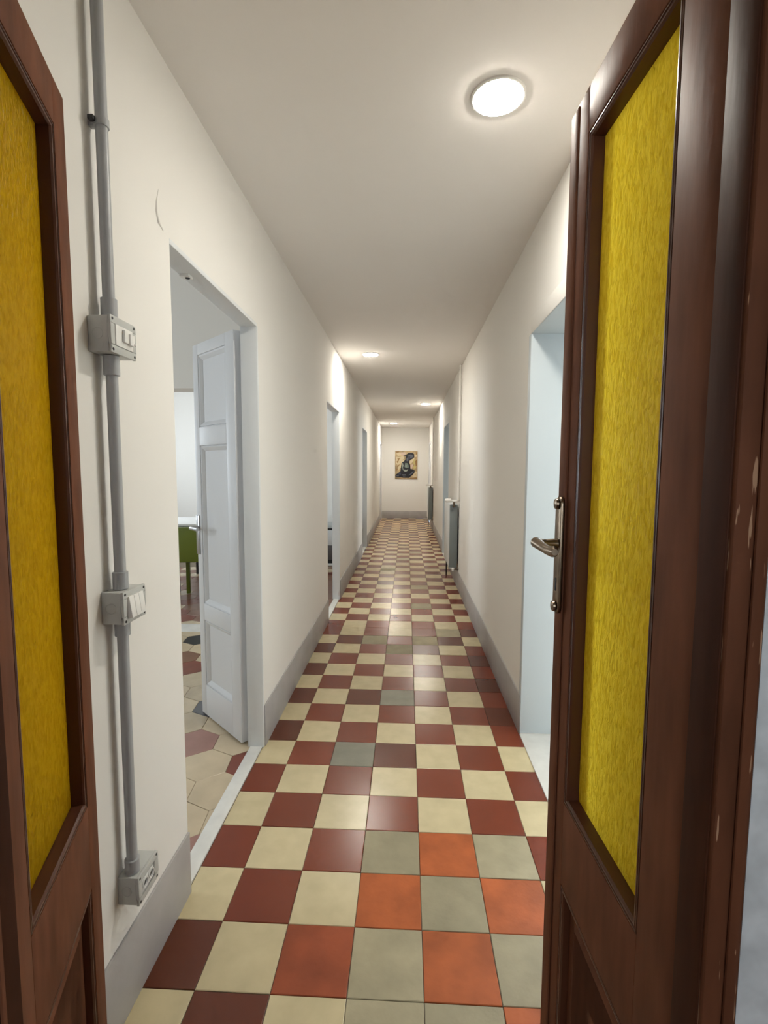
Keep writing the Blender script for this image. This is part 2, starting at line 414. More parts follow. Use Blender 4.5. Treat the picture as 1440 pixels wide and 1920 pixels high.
# closed white doors at the far end of the corridor
def closed_door(n, x, d, side, lab):
    root = empty('door_%d' % n, (x, d[0], 0)); struct(root, lab); root['category'] = 'door'
    w = d[1] - d[0]; s = side
    def B(nm, a, b, y0, y1, z0, z1, m_=WDOOR, bev=0.002, par=root):
        q = MB(); q.box(a * s, b * s, y0, y1, z0, z1); return q.build(nm, m_, par, bevel=bev)
    B('frame', -0.012, 0.05, -0.06, 0.0, 0, d[2] + 0.06); B('frame', -0.012, 0.05, w, w + 0.06, 0, d[2] + 0.06)
    B('frame', -0.012, 0.05, 0, w, d[2], d[2] + 0.06)
    B('leaf', 0.006, 0.046, 0.003, w - 0.003, 0.006, d[2] - 0.003)
    for z0, z1 in ((0.2, 0.55), (0.65, 1.5), (1.6, 1.9)):
        B('raised_panel', 0.0, 0.008, 0.12, w - 0.12, z0, z1, bev=0.004)
    B('hinge', -0.014, 0.0, -0.004, 0.012, 1.9, 1.98, STEEL, 0.001)
    return root
closed_door(6, XL, D4, -1, 'closed white door at the far end on the left wall')
closed_door(7, XR, R3, 1, 'closed white door at the far end on the right wall')

# ------------------------------------------------------------------ side rooms
RX0, RX1 = -4.2, XL - TL
mb = MB()
wall_y(mb, RX0 - 0.15, RX0, -0.9, 10.2, 3.5, [(0.4, 1.6, 0.9, 2.4), (3.9, 5.3, 0.9, 2.4), (7.8, 9.0, 0.9, 2.4)])
struct(mb.build('wall_outer_left', WALL), 'white outer wall of the rooms on the left')
mb = MB(); mb.box(RX0 - 0.1, RX1, -0.9, -0.7, 0, 3.5); struct(mb.build('wall_room_near', WALL), 'white wall of the room on the left nearest the camera')
mb = MB(); wall_x(mb, 2.80, 3.00, RX0, RX1, 3.5, [(-3.3, -0.75, 0, 2.0)])
struct(mb.build('wall_room_divider', WALL), 'white wall with wide opening between the rooms on the left')
mb = MB(); wall_x(mb, 6.30, 6.42, RX0, RX1, 3.5, [])
struct(mb.build('wall_room_back', WALL), 'white back wall behind the white table')
mb = MB(); mb.box(RX0, RX1, 10.1, 10.25, 0, 3.5); struct(mb.build('wall_room_far', WALL), 'white wall of the third room on the left')
mb = MB(); mb.box(RX0, RX1, -0.9, 10.2, 3.5, 3.6); struct(mb.build('ceiling_rooms_left', CEIL), 'white ceiling of the rooms on the left')
mb = MB(); mb.box(RX1 - 0.001, RX1 + 0.04, -0.7, 10.2, ZC + 0.02, 3.5); struct(mb.build('wall_left_upper', WALL), 'white wall above the corridor ceiling on the room side')
# right rooms
QX0, QX1 = XR + TR, 4.1
mb = MB(); wall_y(mb, QX1, QX1 + 0.15, -0.7, 9.0, 3.2, [(5.8, 7.0, 0.9, 2.4)])
struct(mb.build('wall_outer_right', WALL), 'white outer wall of the rooms on the right')
mb = MB(); wall_x(mb, 3.2, 3.35, QX0, QX1, 3.2, [(1.6, 3.0, 0.9, 2.4)]); struct(mb.build('wall_east_window', WALL), 'white courtyard wall with window in the room behind the brown door')
for yy, nm in ((-0.85, 'wall_east_near'), (5.0, 'wall_east_divider'), (8.9, 'wall_east_far')):
    mb = MB(); mb.box(QX0, QX1, yy, yy + 0.15, 0, 3.2); struct(mb.build(nm, WALL), 'white cross wall of the rooms on the right')
mb = MB(); mb.box(QX0, QX1, -0.85, 3.35, 3.2, 3.3); struct(mb.build('ceiling_room_right_near', CEIL), 'white ceiling of the near room on the right')
mb = MB(); mb.box(QX0, QX1, 5.0, 9.05, 3.2, 3.3); struct(mb.build('ceiling_room_right_far', CEIL), 'white ceiling of the far room on the right')
mb = MB(); mb.box(QX0 - 0.05, QX0, -0.85, 9.05, ZC + 0.02, 3.2); struct(mb.build('wall_right_upper', WALL), 'white wall above the corridor ceiling on the right')
mb = MB(); mb.box(QX0, QX1, -0.85, 9.05, -0.05, 0); struct(mb.build('floor_rooms_right', mat('pale_room_floor', (0.45, 0.42, 0.36), 0.35)), 'pale floor of the rooms on the right')
# entrance behind the camera
ENT = plain('entrance_paint', (0.60, 0.58, 0.55))
mb = MB(); wall_x(mb, -3.25, -3.1, -1.3, 1.5, 2.75, [(-0.5, 0.7, 1.0, 2.45)]); struct(mb.build('wall_entrance_back', ENT), 'wall of the entrance behind the camera')
mb = MB(); mb.box(-1.4, -1.3, -3.2, -0.6, 0, 2.75); struct(mb.build('wall_entrance_left', ENT), 'left side wall of the entrance behind the camera')
mb = MB(); mb.box(1.5, 1.6, -3.2, -0.6, 0, 2.75); struct(mb.build('wall_entrance_right', ENT), 'right side wall of the entrance behind the camera')
mb = MB(); mb.box(-1.4, 1.6, -3.2, -0.55, 2.75, 2.85); struct(mb.build('ceiling_entrance', ENT), 'ceiling of the entrance')
mb = MB(); mb.box(-1.4, 1.6, -3.2, -0.66, -0.06, 0); struct(mb.build('floor_entrance', RED), 'floor of the entrance')
# window frames
def window(n, axis, p, a0, a1, z0, z1, lab):
    root = empty('window_%d' % n, ((p, a0, z0) if axis == 'y' else (a0, p, z0))); struct(root, lab)
    w = a1 - a0; h = z1 - z0
    def B(nm, u0, u1, w0, w1, m_=WDOOR, t=0.03):
        q = MB()
        if axis == 'y': q.box(-t, t, u0, u1, w0, w1)
        else: q.box(u0, u1, -t, t, w0, w1)
        q.build(nm, m_, root)
    B('frame', 0, 0.05, 0, h); B('frame', w - 0.05, w, 0, h); B('frame', 0, w, 0, 0.05); B('frame', 0, w, h - 0.05, h)
    B('mullion', w / 2 - 0.03, w / 2 + 0.03, 0, h)
    B('pane', 0.05, w / 2 - 0.03, 0.05, h - 0.05, GLASS, 0.002); B('pane', w / 2 + 0.03, w - 0.05, 0.05, h - 0.05, GLASS, 0.002)
    return root
window(1, 'y', RX0 - 0.1, 0.4, 1.6, 0.9, 2.4, 'white window of the room behind the panelled door')
window(2, 'y', RX0 - 0.1, 3.9, 5.3, 0.9, 2.4, 'white window beside the white table')
window(3, 'y', RX0 - 0.1, 7.8, 9.0, 0.9, 2.4, 'white window of the third room')
window(4, 'x', 3.28, 1.6, 3.0, 0.9, 2.4, 'white window of the room behind the brown door')
window(5, 'y', QX1 + 0.1, 5.8, 7.0, 0.9, 2.4, 'white window of the far room on the right')
window(6, 'x', -3.2, -0.5, 0.7, 1.0, 2.45, 'white window behind the camera')

# hexagon tile floors of the left rooms
mb = MB(); mb.box(RX0, XL - TL + 0.01, -0.9, 10.2, -0.06, -0.005)
hfl = struct(mb.build('floor_rooms_left', mat('brown_grout', (0.20, 0.16, 0.11), 0.8)), 'hexagonal cement tile floor of the rooms on the left')
SIDE = 0.127; ROT = math.radians(6)
def hex_mesh(m_):
    b = MB(); v = []
    for rr, z in ((SIDE - 0.0012, -0.012), (SIDE - 0.0012, -0.0012), (SIDE - 0.003, 0.0)):
        for k in range(6):
            t = math.radians(30 + 60 * k) + ROT; v.append((rr * math.cos(t), rr * math.sin(t), z))
    fs = [tuple(range(12, 18))]
    for a in (0, 6):
        for k in range(6): fs.append((a + k, a + (k + 1) % 6, a + 6 + (k + 1) % 6, a + 6 + k))
    b.add(v, fs); return b.mesh('hexagon_tile', m_)
_hm = {}
hexc = [(-0.905, 1.155, HP), (-0.575, 0.965, HR), (-0.987, 1.58, HG), (-1.44, 2.65, HK), (-1.38, 2.22, HN), (-1.33, 1.86, HG),
        (-0.64, 0.52, HP), (-1.9, 3.35, HN), (-1.75, 3.2, HN), (-2.05, 3.6, HR), (-2.2, 3.9, HN), (-1.9, 3.9, HR)]
lat = []
for i in range(-22, 24):
    for j in range(-16, 14):
        u = (j + 0.5 * (i % 2)) * math.sqrt(3) * SIDE; w = i * 1.5 * SIDE
        x = -0.905 + u * math.cos(ROT) - w * math.sin(ROT); y = 1.155 + u * math.sin(ROT) + w * math.cos(ROT)
        lat.append((x, y))
own = {}
for x, y, m_ in hexc:
    k = min(range(len(lat)), key=lambda q: (lat[q][0] - x) ** 2 + (lat[q][1] - y) ** 2); own[k] = m_
def seen_hex(x, y):
    if y < 0.0: return False
    # wedge seen through the first doorway (from the corridor and a step aside)
    a = (x - CAM[0]) / (y - CAM[1])
    return y < 4.9 and -0.62 < a < -0.30 and not (2.70 < y < 3.10)
def clip(pts, ax, val, keep_less):
    out = []
    for a, b in zip(pts, pts[1:] + pts[:1]):
        ia = (a[ax] <= val) == keep_less; ib = (b[ax] <= val) == keep_less
        if ia: out.append(a)
        if ia != ib:
            t = (val - a[ax]) / (b[ax] - a[ax]); out.append((a[0] + t * (b[0] - a[0]), a[1] + t * (b[1] - a[1])))
    return out
def hexpts(x, y): return [(x + (SIDE - 0.0012) * math.cos(math.radians(30 + 60 * q) + ROT), y + (SIDE - 0.0012) * math.sin(math.radians(30 + 60 * q) + ROT)) for q in range(6)]
rest = MB(); nh = 0
hmats = [HB, HN, HR, HG]
for k, (x, y) in enumerate(lat):
    pts = hexpts(x, y)
    if x > -2: pts = clip(pts, 0, -0.6135, True)
    if len(pts) > 2 and x < -4: pts = clip(pts, 0, RX0, False)
    if len(pts) < 3 or x < RX0 - 0.05 or not (-0.6 < y < 6.2): continue
    cut = len(pts) != 6 or min(p[0] for p in pts) < RX0 + 0.001 or max(p[0] for p in pts) > -0.62
    if y < 2.9 and max(p[1] for p in pts) > 2.799: pts = clip(pts, 1, 2.799, True); cut = True
    elif y >= 2.9 and min(p[1] for p in pts) < 3.001: pts = clip(pts, 1, 3.001, False); cut = True
    if len(pts) < 3: continue
    m_ = own.get(k) or (HB if y < 3 and random.random() < 0.93 else random.choice([HB, HN, HN, HR] if y > 3 else [HR, HP]))
    if seen_hex(x, y) or (k in own):
        if cut:
            q = MB(); q.prism([(px - x, py - y) for px, py in pts], 'z', -0.012, 0.0); me = q.mesh('hexagon_tile', m_)
        else:
            if m_.name not in _hm: _hm[m_.name] = hex_mesh(m_)
            me = _hm[m_.name]
        o = bpy.data.objects.new('hexagon_tile', me); COL.objects.link(o); o.parent = hfl
        o.location = (x, y, random.uniform(-0.0005, 0.0003)); nh += 1
    else:
        rest.prism(pts, 'z', -0.012, -0.0003, hmats.index(m_) if m_ in hmats else 1)
o = rest.build('distant_hexagons', hmats, hfl); o['kind'] = 'stuff'
# square tiles just inside the third room
sill(-3.3, -0.75, 2.80, 3.00, 11, 'pale marble sill of the wide opening between the rooms', 0.003)

# ------------------------------------------------------------------ brown double door
PROF = [(0.0, 0.001), (0.0008, 0.004), (0.0022, 0.004), (0.003, 0.0008), (0.0055, 0.0004), (0.0065, 0.0035), (0.0078, 0.0035), (0.0085, 0.001),
        (0.0115, 0.0014), (0.0135, 0.005), (0.015, 0.021), (0.015, 0.025), (0.0, 0.025)]
def brown_leaf(n, loc, ang, sg, lab, handle):
    """local x = from the meeting edge to the hinge edge, depth away from the seen face = sg * y"""
    W = 0.445; Z1 = 2.050; Z0 = 0.012; TH = 0.050
    S0 = 0.062; S1 = 0.352; GT = 1.968; GB = 0.690; LR = 0.515; BR = 0.13
    root = empty('door_%d' % n, loc, ang); struct(root, lab); root['category'] = 'door'
    def B(nm, x0, x1, d0, d1, z0, z1, m_=BROWN, par=None, bev=0.0015):
        q = MB(); q.box(x0, x1, d0 * sg, d1 * sg, z0, z1); return q.build(nm, m_, par or root, bevel=bev)
    B('stile', 0, S0, 0, TH, Z0, Z1); B('stile', S1, W, 0, TH, Z0, Z1)
    B('top_rail', S0, S1, 0, TH, GT, Z1); B('lock_rail', S0, S1, 0, TH, LR, GB); B('bottom_rail', S0, S1, 0, TH, Z0, BR)
    for side in (0, 1):
        pr = [(u, (d if side == 0 else TH - d) * sg) for u, d in PROF]
        q = MB(); q.frame_sweep(S0 - 0.0005, S1 + 0.0005, GB - 0.0005, GT + 0.0005, pr); q.build('glazing_bead', BEAD, root)
        q = MB(); q.frame_sweep(S0 - 0.0005, S1 + 0.0005, BR - 0.0005, LR + 0.0005, pr); q.build('panel_moulding', BEAD, root)
    q = MB(); gd = 0.025 * sg   # one sheet of cast glass
    q.add([(S0 + 0.006, gd, GB + 0.006), (S1 - 0.006, gd, GB + 0.006), (S1 - 0.006, gd, GT - 0.006), (S0 + 0.006, gd, GT - 0.006)], [(0, 1, 2, 3)])
    q.build('glass_pane', AMBER, root)
    q = MB()
    pan = (S0 + 0.004, S1 - 0.004, BR + 0.004, LR - 0.004)
    q.box(pan[0], pan[1], 0.018 * sg, 0.032 * sg, pan[2], pan[3])
    q.frame_sweep(pan[0] + 0.03, pan[1] - 0.03, pan[2] + 0.03, pan[3] - 0.03, [(0, 0.018 * sg), (0.02, 0.010 * sg), (0.10, 0.010 * sg), (0.10, 0.018 * sg)])
    q.box(pan[0] + 0.05, pan[1] - 0.05, 0.010 * sg, 0.018 * sg, pan[2] + 0.05, pan[3] - 0.05)
    q.build('lower_panel', BROWN, root)
    if handle:
        # cover strip on the meeting stile
        B('cover_strip', -0.014, 0.024, -0.005, 0.0, Z0 + 0.02, Z1 - 0.010, BROWN, bev=0.003)
    for z in (0.28, 1.05, 1.80):
        q = MB(); q.tube([(W + 0.004, (TH + 0.004) * sg, z - 0.05), (W + 0.004, (TH + 0.004) * sg, z + 0.05)], 0.006, 10); q.build('hinge', BRONZE, root, smooth=True)
    if handle:
        for sd, d0, out in (('front', -0.005, -1), ('rear', TH, 1)):
            hz0, hz1 = 1.068, 1.308; hc = 0.013; hw = 0.017
            pts = []
            for k in range(13):
                t = math.pi * k / 12; pts.append((hc + hw * math.cos(t), hz1 - hw + hw * math.sin(t) * 1.0))
            for k in range(13):
                t = math.pi + math.pi * k / 12; pts.append((hc + hw * math.cos(t), hz0 + hw + hw * math.sin(t)))
            q = MB(); q.prism(pts, 'y', d0 * sg, (d0 + out * 0.009) * sg); hp = q.build('handle_plate', BRONZE, root, bevel=0.003)
            df = d0 + out * 0.009
            for z in (hz1 - 0.015, hz0 + 0.015):
                q = MB(); q.lathe([(0.009, 0), (0.011, 0.002 * out * sg), (0.010, 0.006 * out * sg), (0.004, 0.008 * out * sg)], (hc, df * sg, z), 'y', 14); q.build('boss', BRONZE, hp, smooth=True)
            q = MB(); q.box(hc - 0.003, hc + 0.003, df * sg, (df + out * 0.001) * sg, 1.115, 1.137)
            q.lathe([(0.0045, df * sg), (0.0045, (df + out * 0.001) * sg)], (hc, 0, 1.137), 'y', 12); q.build('keyhole', BLK, hp)
            zz = 1.212
            path = [(hc, (df) * sg, zz), (hc, (df + out * 0.022) * sg, zz), (hc + 0.001, (df + out * 0.038) * sg, zz + 0.001), (hc + 0.012, (df + out * 0.046) * sg, zz + 0.004),
                    (hc + 0.035, (df + out * 0.044) * sg, zz + 0.001), (hc + 0.065, (df + out * 0.040) * sg, zz - 0.003), (hc + 0.095, (df + out * 0.040) * sg, zz - 0.001), (hc + 0.108, (df + out * 0.041) * sg, zz)]
            q = MB(); q.tube(path, [0.011, 0.009, 0.010, 0.011, 0.0095, 0.009, 0.0105, 0.006], 14); q.build('lever', BRONZE, root, smooth=True)
    return root
brown_leaf(1, (-0.505, -0.199, 0), math.atan2(-0.942, 0.335), -1, 'open brown wooden door leaf with amber glass against the conduit wall, without handle', False)
brown_leaf(2, (0.4637, -0.134, 0), math.atan2(-0.99892, 0.0465), 1, 'open brown wooden door leaf with yellow glass and bronze lever handle', True)
# door frame around the opening
root = empty('trim_12', (FX1, -0.6, 0)); struct(root, 'worn brown wooden door frame at the edge of the plaster wall')
def FB(nm, x0, x1, y0, y1, z0, z1, m_=BROWNW):
    q = MB(); q.box(x0 - FX1, x1 - FX1, y0 + 0.6, y1 + 0.6, z0, z1); return q.build(nm, m_, root, bevel=0.004)
FB('frame_post', FX1, FX1 + 0.038, -0.640, -0.585, 0, FZ); FB('frame_post', FX0 - 0.038, FX0, -0.640, -0.585, 0, FZ)
FB('frame_head', FX0 - 0.038, FX1 + 0.038, -0.640, -0.585, FZ, FZ + 0.034)
for a_ in (FX1 - 0.003, FX0):
    FB('rebate_liner', a_, a_ + 0.003, -0.634, -0.585, 0, FZ, DARKW)
for a_ in (FX1 + 0.020, FX0 - 0.032):
    FB('corner_moulding', a_, a_ + 0.012, -0.645, -0.640, 0, FZ + 0.03)

# ------------------------------------------------------------------ white panelled door of the first doorway
def white_leaf(n, loc, ang, lab, width=0.448):
    W = width; s0 = 0.02; Z0 = 0.008; Z1 = 2.0; TH = 0.044
    a0, a1 = s0 + 0.088, s0 + W - 0.058
    root = empty('door_%d' % n, loc, ang); struct(root, lab); root['category'] = 'door'
    def B(nm, x0, x1, y0, y1, z0, z1, m_=WDOOR, par=None, bev=0.002):
        q = MB(); q.box(x0, x1, y0, y1, z0, z1); return q.build(nm, m_, par or root, bevel=bev)
    pan = [(0.180, 0.545), (0.635, 1.480), (1.575, 1.945)]
    B('stile', s0, a0, 0, TH, Z0, Z1); B('stile', a1, s0 + W, 0, TH, Z0, Z1)
    zs = [Z0] + [z for p in pan for z in p] + [Z1]
    for k in range(0, len(zs), 2): B('rail', a0, a1, 0, TH, zs[k], zs[k + 1])
    for z0, z1 in pan:
        p = B('panel', a0 - 0.003, a1 + 0.003, 0.018, TH - 0.018, z0 - 0.003, z1 + 0.003, bev=0)
        pf = [(0, 0.001), (0.0015, 0.006), (0.004, 0.007), (0.006, 0.003), (0.010, 0.004), (0.026, 0.016), (0.028, 0.019), (0, 0.019)]
        for pr in (pf, [(u, TH - d_) for u, d_ in pf]):
            q = MB(); q.frame_sweep(a0, a1, z0, z1, pr); q.build('panel_moulding', WDOOR, p)
    for z in (0.25, 1.1, 1.78):
        q = MB(); q.tube([(s0 - 0.008, 0.004, z - 0.04), (s0 - 0.008, 0.004, z + 0.04)], 0.006, 10); q.build('hinge', WDOOR, root, smooth=True)
    # lever on the room-side face, near the free edge
    e = s0 + W
    hp = B('handle_plate', e - 0.035, e + 0.002, TH, TH + 0.006, 0.90, 1.11, STEEL)
    q = MB(); q.tube([(e - 0.018, TH + 0.006, 1.045), (e - 0.018, TH + 0.04, 1.045), (e - 0.03, TH + 0.05, 1.045), (e - 0.12, TH + 0.05, 1.045)], 0.009, 12); q.build('lever', STEEL, hp, smooth=True)
    B('latch_plate', e, e + 0.002, 0.012, TH - 0.012, 0.93, 1.10, STEEL, bev=0)
    return root
# seen face (toward the camera) is local y = 0 side: local x axis points from hinge to free edge
white_leaf(3, (-0.615, 1.164, 0), math.atan2(0.686, -0.727), 'open white panelled door leaf of the first doorway')
white_leaf(4, (-0.63, 7.47, 0), math.radians(172), 'open white door leaf of the third doorway on the left', 0.44)

# ------------------------------------------------------------------ conduit and boxes on the left wall
PX, PY, PR = XL + 0.026, -0.056, 0.0125
def conduit(z0, z1, lab, couplings, clips=()):
    root = empty('conduit', (PX, PY, z0)); tag(root, lab, 'conduit', 'grey conduit down the left wall')
    q = MB(); q.tube([(0, 0, 0), (0, 0, z1 - z0)], PR, 20); q.build('pipe', PVC, root, smooth=True)
    for a, b in couplings:
        q = MB(); q.lathe([(PR + 0.001, a - z0), (PR + 0.0045, a - z0 + 0.001), (PR + 0.0045, b - z0 - 0.001), (PR + 0.001, b - z0)], (0, 0, 0), 'z', 20)
        q.build('coupling', PVC, root, smooth=True)
    for z in clips:
        c = empty('clip', (0, 0, z - z0)); c.parent = root
        q = MB(); q.box(-0.026, -0.010, -0.008, 0.008, -0.007, 0.007); q.build('clip_foot', PVC, c, bevel=0.001)
        q = MB(); q.lathe([(PR + 0.0002, -0.008), (PR + 0.003, -0.008), (PR + 0.003, 0.008), (PR + 0.0002, 0.008)], (0, 0, 0), 'z', 20); q.build('clip_ring', PVC, c, smooth=True)
        q = MB(); q.box(-0.016, -0.004, -0.024, -0.012, -0.004, 0.004); q.build('screw', BLK, c)
    return root
conduit(1.690, ZC, 'grey plastic conduit running from the ceiling to the upper switch box', [(1.690, 1.735)], [2.10])
conduit(1.081, 1.611, 'grey plastic conduit between the upper and middle wall boxes', [(1.567, 1.611), (1.081, 1.122)])
conduit(0.378, 1.005, 'grey plastic conduit between the middle box and the low socket box', [(0.970, 1.005), (0.378, 0.412)])
def wall_box(name, y0, y1, z0, z1, lab, cat, kind):
    D = 0.053; w = y1 - y0; h = z1 - z0
    root = empty(name, (XL, y0, z0)); tag(root, lab, cat)
    def B(nm, x0, x1, ya, yb, za, zb, m_=BOXP, par=None, bev=0.0015):
        q = MB(); q.box(x0, x1, ya, yb, za, zb); return q.build(nm, m_, par or root, bevel=bev)
    B('housing', 0.0, D - 0.007, 0.001, w - 0.001, 0.001, h - 0.001, bev=0.003)
    cov = MB(); cov.frame_sweep(0, 0, 0, 0, [(0, 0)]) if False else None
    # cover with a rectangular window
    iy, iz = 0.016, 0.017
    q = MB()
    q.box(D - 0.007, D, 0, w, 0, iz); q.box(D - 0.007, D, 0, w, h - iz, h); q.box(D - 0.007, D, 0, iy, iz, h - iz); q.box(D - 0.007, D, w - iy, w, iz, h - iz)
    c = q.build('cover', BOXP, root, bevel=0.0012)
    for a in (0.007, w - 0.007):
        for b_ in (0.007, h - 0.007):
            q = MB(); q.lathe([(0.0032, D - 0.001), (0.0032, D + 0.0006)], (0, a, b_), 'x', 10); q.build('screw', BLK, c)
    if kind == 'breaker':
        B('insert', D - 0.006, D + 0.002, iy, w - iy, iz, h - iz, WPL, bev=0.0008)
        t1 = B('toggle', D + 0.002, D + 0.008, iy + 0.024, iy + 0.040, iz + 0.012, h - iz - 0.006, WPL)
        B('rocker', D + 0.002, D + 0.010, iy + 0.043, w - iy - 0.004, iz + 0.010, h - iz - 0.010, WPL, bev=0.002)
        q = MB(); q.lathe([(0.003, D + 0.010), (0.003, D + 0.013)], (0, w - iy - 0.006, iz + 0.014), 'x', 10); q.build('pilot_lamp', WPL, root)
    elif kind == 'switch':
        g = (w - 2 * iy) / 3
        for k in range(3):
            y_a = iy + k * g + 0.0005
            q = MB(); q.prism([(D - 0.004, iz - 0.006), (D + 0.011, iz - 0.004), (D + 0.004, h - iz + 0.004), (D - 0.004, h - iz + 0.004)], 'y', y_a, y_a + g - 0.001)
            q.build('rocker', WPL, root, bevel=0.0012)
    else:
        q = MB(); q.box(D - 0.016, D - 0.004, iy, w - iy, iz, h - iz); ins = q.build('socket_insert', WPL, root)
        q = MB(); q.frame_sweep(iy, w - iy, iz, h - iz, [(0, 0), (0.004, 0.004), (0.004, 0.0), (0, 0)])
        for k, yy in enumerate((w / 2 - 0.014, w / 2 + 0.014)):
            q = MB(); q.lathe([(0.011, D - 0.004), (0.012, D + 0.001), (0.010, D + 0.001), (0.009, D - 0.004)], (0, yy, h / 2), 'x', 16); sk = q.build('socket', WPL, root, smooth=True)
            for dz in (-0.006, 0, 0.006):
                q = MB(); q.lathe([(0.0018, D - 0.0045), (0.0018, D - 0.0035)], (0, yy, h / 2 + dz), 'x', 8); q.build('pin_hole', BLK, sk)
    q = MB(); q.tube([(D / 2 - 0.004 + 0.012 * math.cos(t), 0.001, h / 2 + 0.012 * math.sin(t)) for t in [0.3 * k for k in range(22)]], 0.0006, 6); q.build('knockout', BOXP, root)
    return root
wall_box('breaker_box', -0.098, 0.0, 1.611, 1.690, 'grey wall box with circuit breaker, uppermost on the conduit', 'switch box', 'breaker')
wall_box('switch_box', -0.093, 0.0, 1.005, 1.081, 'grey wall box with white rocker switches, middle of the conduit', 'switch box', 'switch')
wall_box('socket_box', -0.079, 0.013, 0.305, 0.378, 'grey wall socket box just above the skirting, lowest on the conduit', 'socket box', 'socket')

# ------------------------------------------------------------------ ceiling lamps
def lamp(x, y, lab, GLOW):
    root = empty('ceiling_light', (x, y, ZC)); tag(root, lab, 'ceiling light', 'round ceiling lights along the corridor')
    q = MB(); q.lathe([(0.083, 0.0), (0.083, -0.005), (0.080, -0.007), (0.0755, -0.007), (0.0755, 0.0)], (0, 0, 0), 'z', 40); q.build('rim', WPL, root, smooth=True)
    q = MB(); q.lathe([(0.075, -0.003), (0.075, -0.006), (0.071, -0.010), (0.055, -0.0125), (0.001, -0.014)], (0, 0, 0), 'z', 24); q.build('diffuser', GLOW, root, smooth=True)
    return root
lamp(0.414, 0.472, 'round lit ceiling light nearest the brown doors', GLOWS[0])
lamp(-0.224, 3.865, 'round lit ceiling light above the second doorway, near the left wall', GLOWS[1])
lamp(0.464, 7.62, 'round lit ceiling light beyond the near radiator, near the right wall', GLOWS[2])
lamp(-0.190, 11.25, 'small round lit ceiling light closest to the painting', GLOWS[3])

# ------------------------------------------------------------------ radiators
def radiator(loc, n, lab):
    root = empty('radiator', loc); tag(root, lab, 'radiator', 'white radiators on the right wall')
    P_ = 0.062; Dp = 0.092; Z0, Z1 = 0.225, 0.985
    b = MB()
    b.tube([(-Dp / 2 * 0, 0, 0)] * 2, 0.001) if False else None
    prof = []
    for k in range(9):
        t = math.pi * k / 8; prof.append((-Dp / 2 + Dp / 2 * (1 - math.cos(t)) , Z1 - 0.028 + 0.028 * math.sin(t)))
    prof += [(u, Z0 + (Z1 - w)) for u, w in reversed(prof)]
    sec = MB(); sec.prism(prof, 'y', 0.012, P_ - 0.012); sec.box(-Dp / 2 + 0.0, -Dp / 2 + 0.012, 0.002, P_ - 0.002, Z0 + 0.03, Z1 - 0.03)
    sec.box(Dp / 2 - 0.012, Dp / 2, 0.002, P_ - 0.002, Z0 + 0.03, Z1 - 0.03)
    me = sec.mesh('section', RADW, bevel=0.003)
    for k in range(n):
        o = bpy.data.objects.new('section', me); COL.objects.link(o); o.parent = root; o.location = (0, k * P_, 0)
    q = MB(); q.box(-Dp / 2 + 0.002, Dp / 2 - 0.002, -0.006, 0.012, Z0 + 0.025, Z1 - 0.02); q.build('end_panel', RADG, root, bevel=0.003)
    for z in (Z0 + 0.04, Z1 - 0.04):
        q = MB(); q.tube([(0, 0.005, z), (0, n * P_ - 0.005, z)], 0.02, 14); q.build('header', RADW, root, smooth=True)
        q = MB(); q.box(0.03, Dp / 2 + 0.0165, n * P_ * 0.5 - 0.01, n * P_ * 0.5 + 0.01, z - 0.02, z + 0.0); q.build('bracket', CHARC, root)
    # supply valve with white thermostatic head
    v = empty('valve', (0.0, -0.03, 1.01)); v.parent = root
    q = MB(); q.lathe([(0.012, 0.05), (0.014, 0.03), (0.014, -0.02), (0.012, -0.03)], (0, 0, 0), 'x', 16); q.build('valve_body', WPL, v, smooth=True)
    q = MB(); q.lathe([(0.014, -0.03), (0.022, -0.034), (0.023, -0.075), (0.019, -0.098), (0.012, -0.104)], (0, 0, 0.006), 'x', 20); q.build('thermostatic_head', WPL, v, smooth=True)
    q = MB(); q.tube([(0.0, 0, 0), (0.0, 0.0, -0.06), (0.0, 0.03, -0.065)], 0.011, 12); q.build('tail', BRONZE, v, smooth=True)
    # return pipe into the wall
    q = MB(); q.tube([(0.0, -0.03, 0.235), (0.03, -0.03, 0.235), (0.062, -0.03, 0.235)], 0.009, 12); q.build('return_pipe', BRONZE, root, smooth=True)
    q = MB(); q.lathe([(0.014, 0.215), (0.016, 0.22), (0.016, 0.245), (0.012, 0.25)], (0.0, -0.03, 0), 'z', 16); q.build('lockshield', WPL, root, smooth=True)
    q = MB(); q.tube([(-0.01, n * P_ + 0.02, 0.0), (-0.01, n * P_ + 0.02, 0.26), (-0.01, n * P_ - 0.01, 0.27)], 0.009, 10); q.build('drain_pipe', CHARC, root, smooth=True)
    return root
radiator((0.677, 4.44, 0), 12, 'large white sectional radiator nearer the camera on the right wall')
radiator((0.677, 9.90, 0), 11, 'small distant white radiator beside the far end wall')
def riser(y, lab, z0=1.03):
    root = empty('heating_pipe', (0.722, y, z0)); tag(root, lab, 'pipe', 'white heating pipes on the right wall')
    q = MB(); q.tube([(-0.03, 0.03, -0.02), (-0.008, 0.02, -0.018), (0, 0.005, -0.01), (0, 0, 0.01), (0, 0, ZC - z0)], 0.0125, 14); q.build('pipe', WALL, root, smooth=True)
    for z in (0.4, 1.1):
        q = MB(); q.lathe([(0.0126, z), (0.0155, z), (0.0155, z + 0.012), (0.0126, z + 0.012)], (0, 0, 0), 'z', 16); q.build('clip', WALL, root, smooth=True)
    return root
riser(4.38, 'white heating pipe rising to the ceiling from the nearer radiator')
riser(9.85, 'white heating pipe rising to the ceiling from the distant radiator')

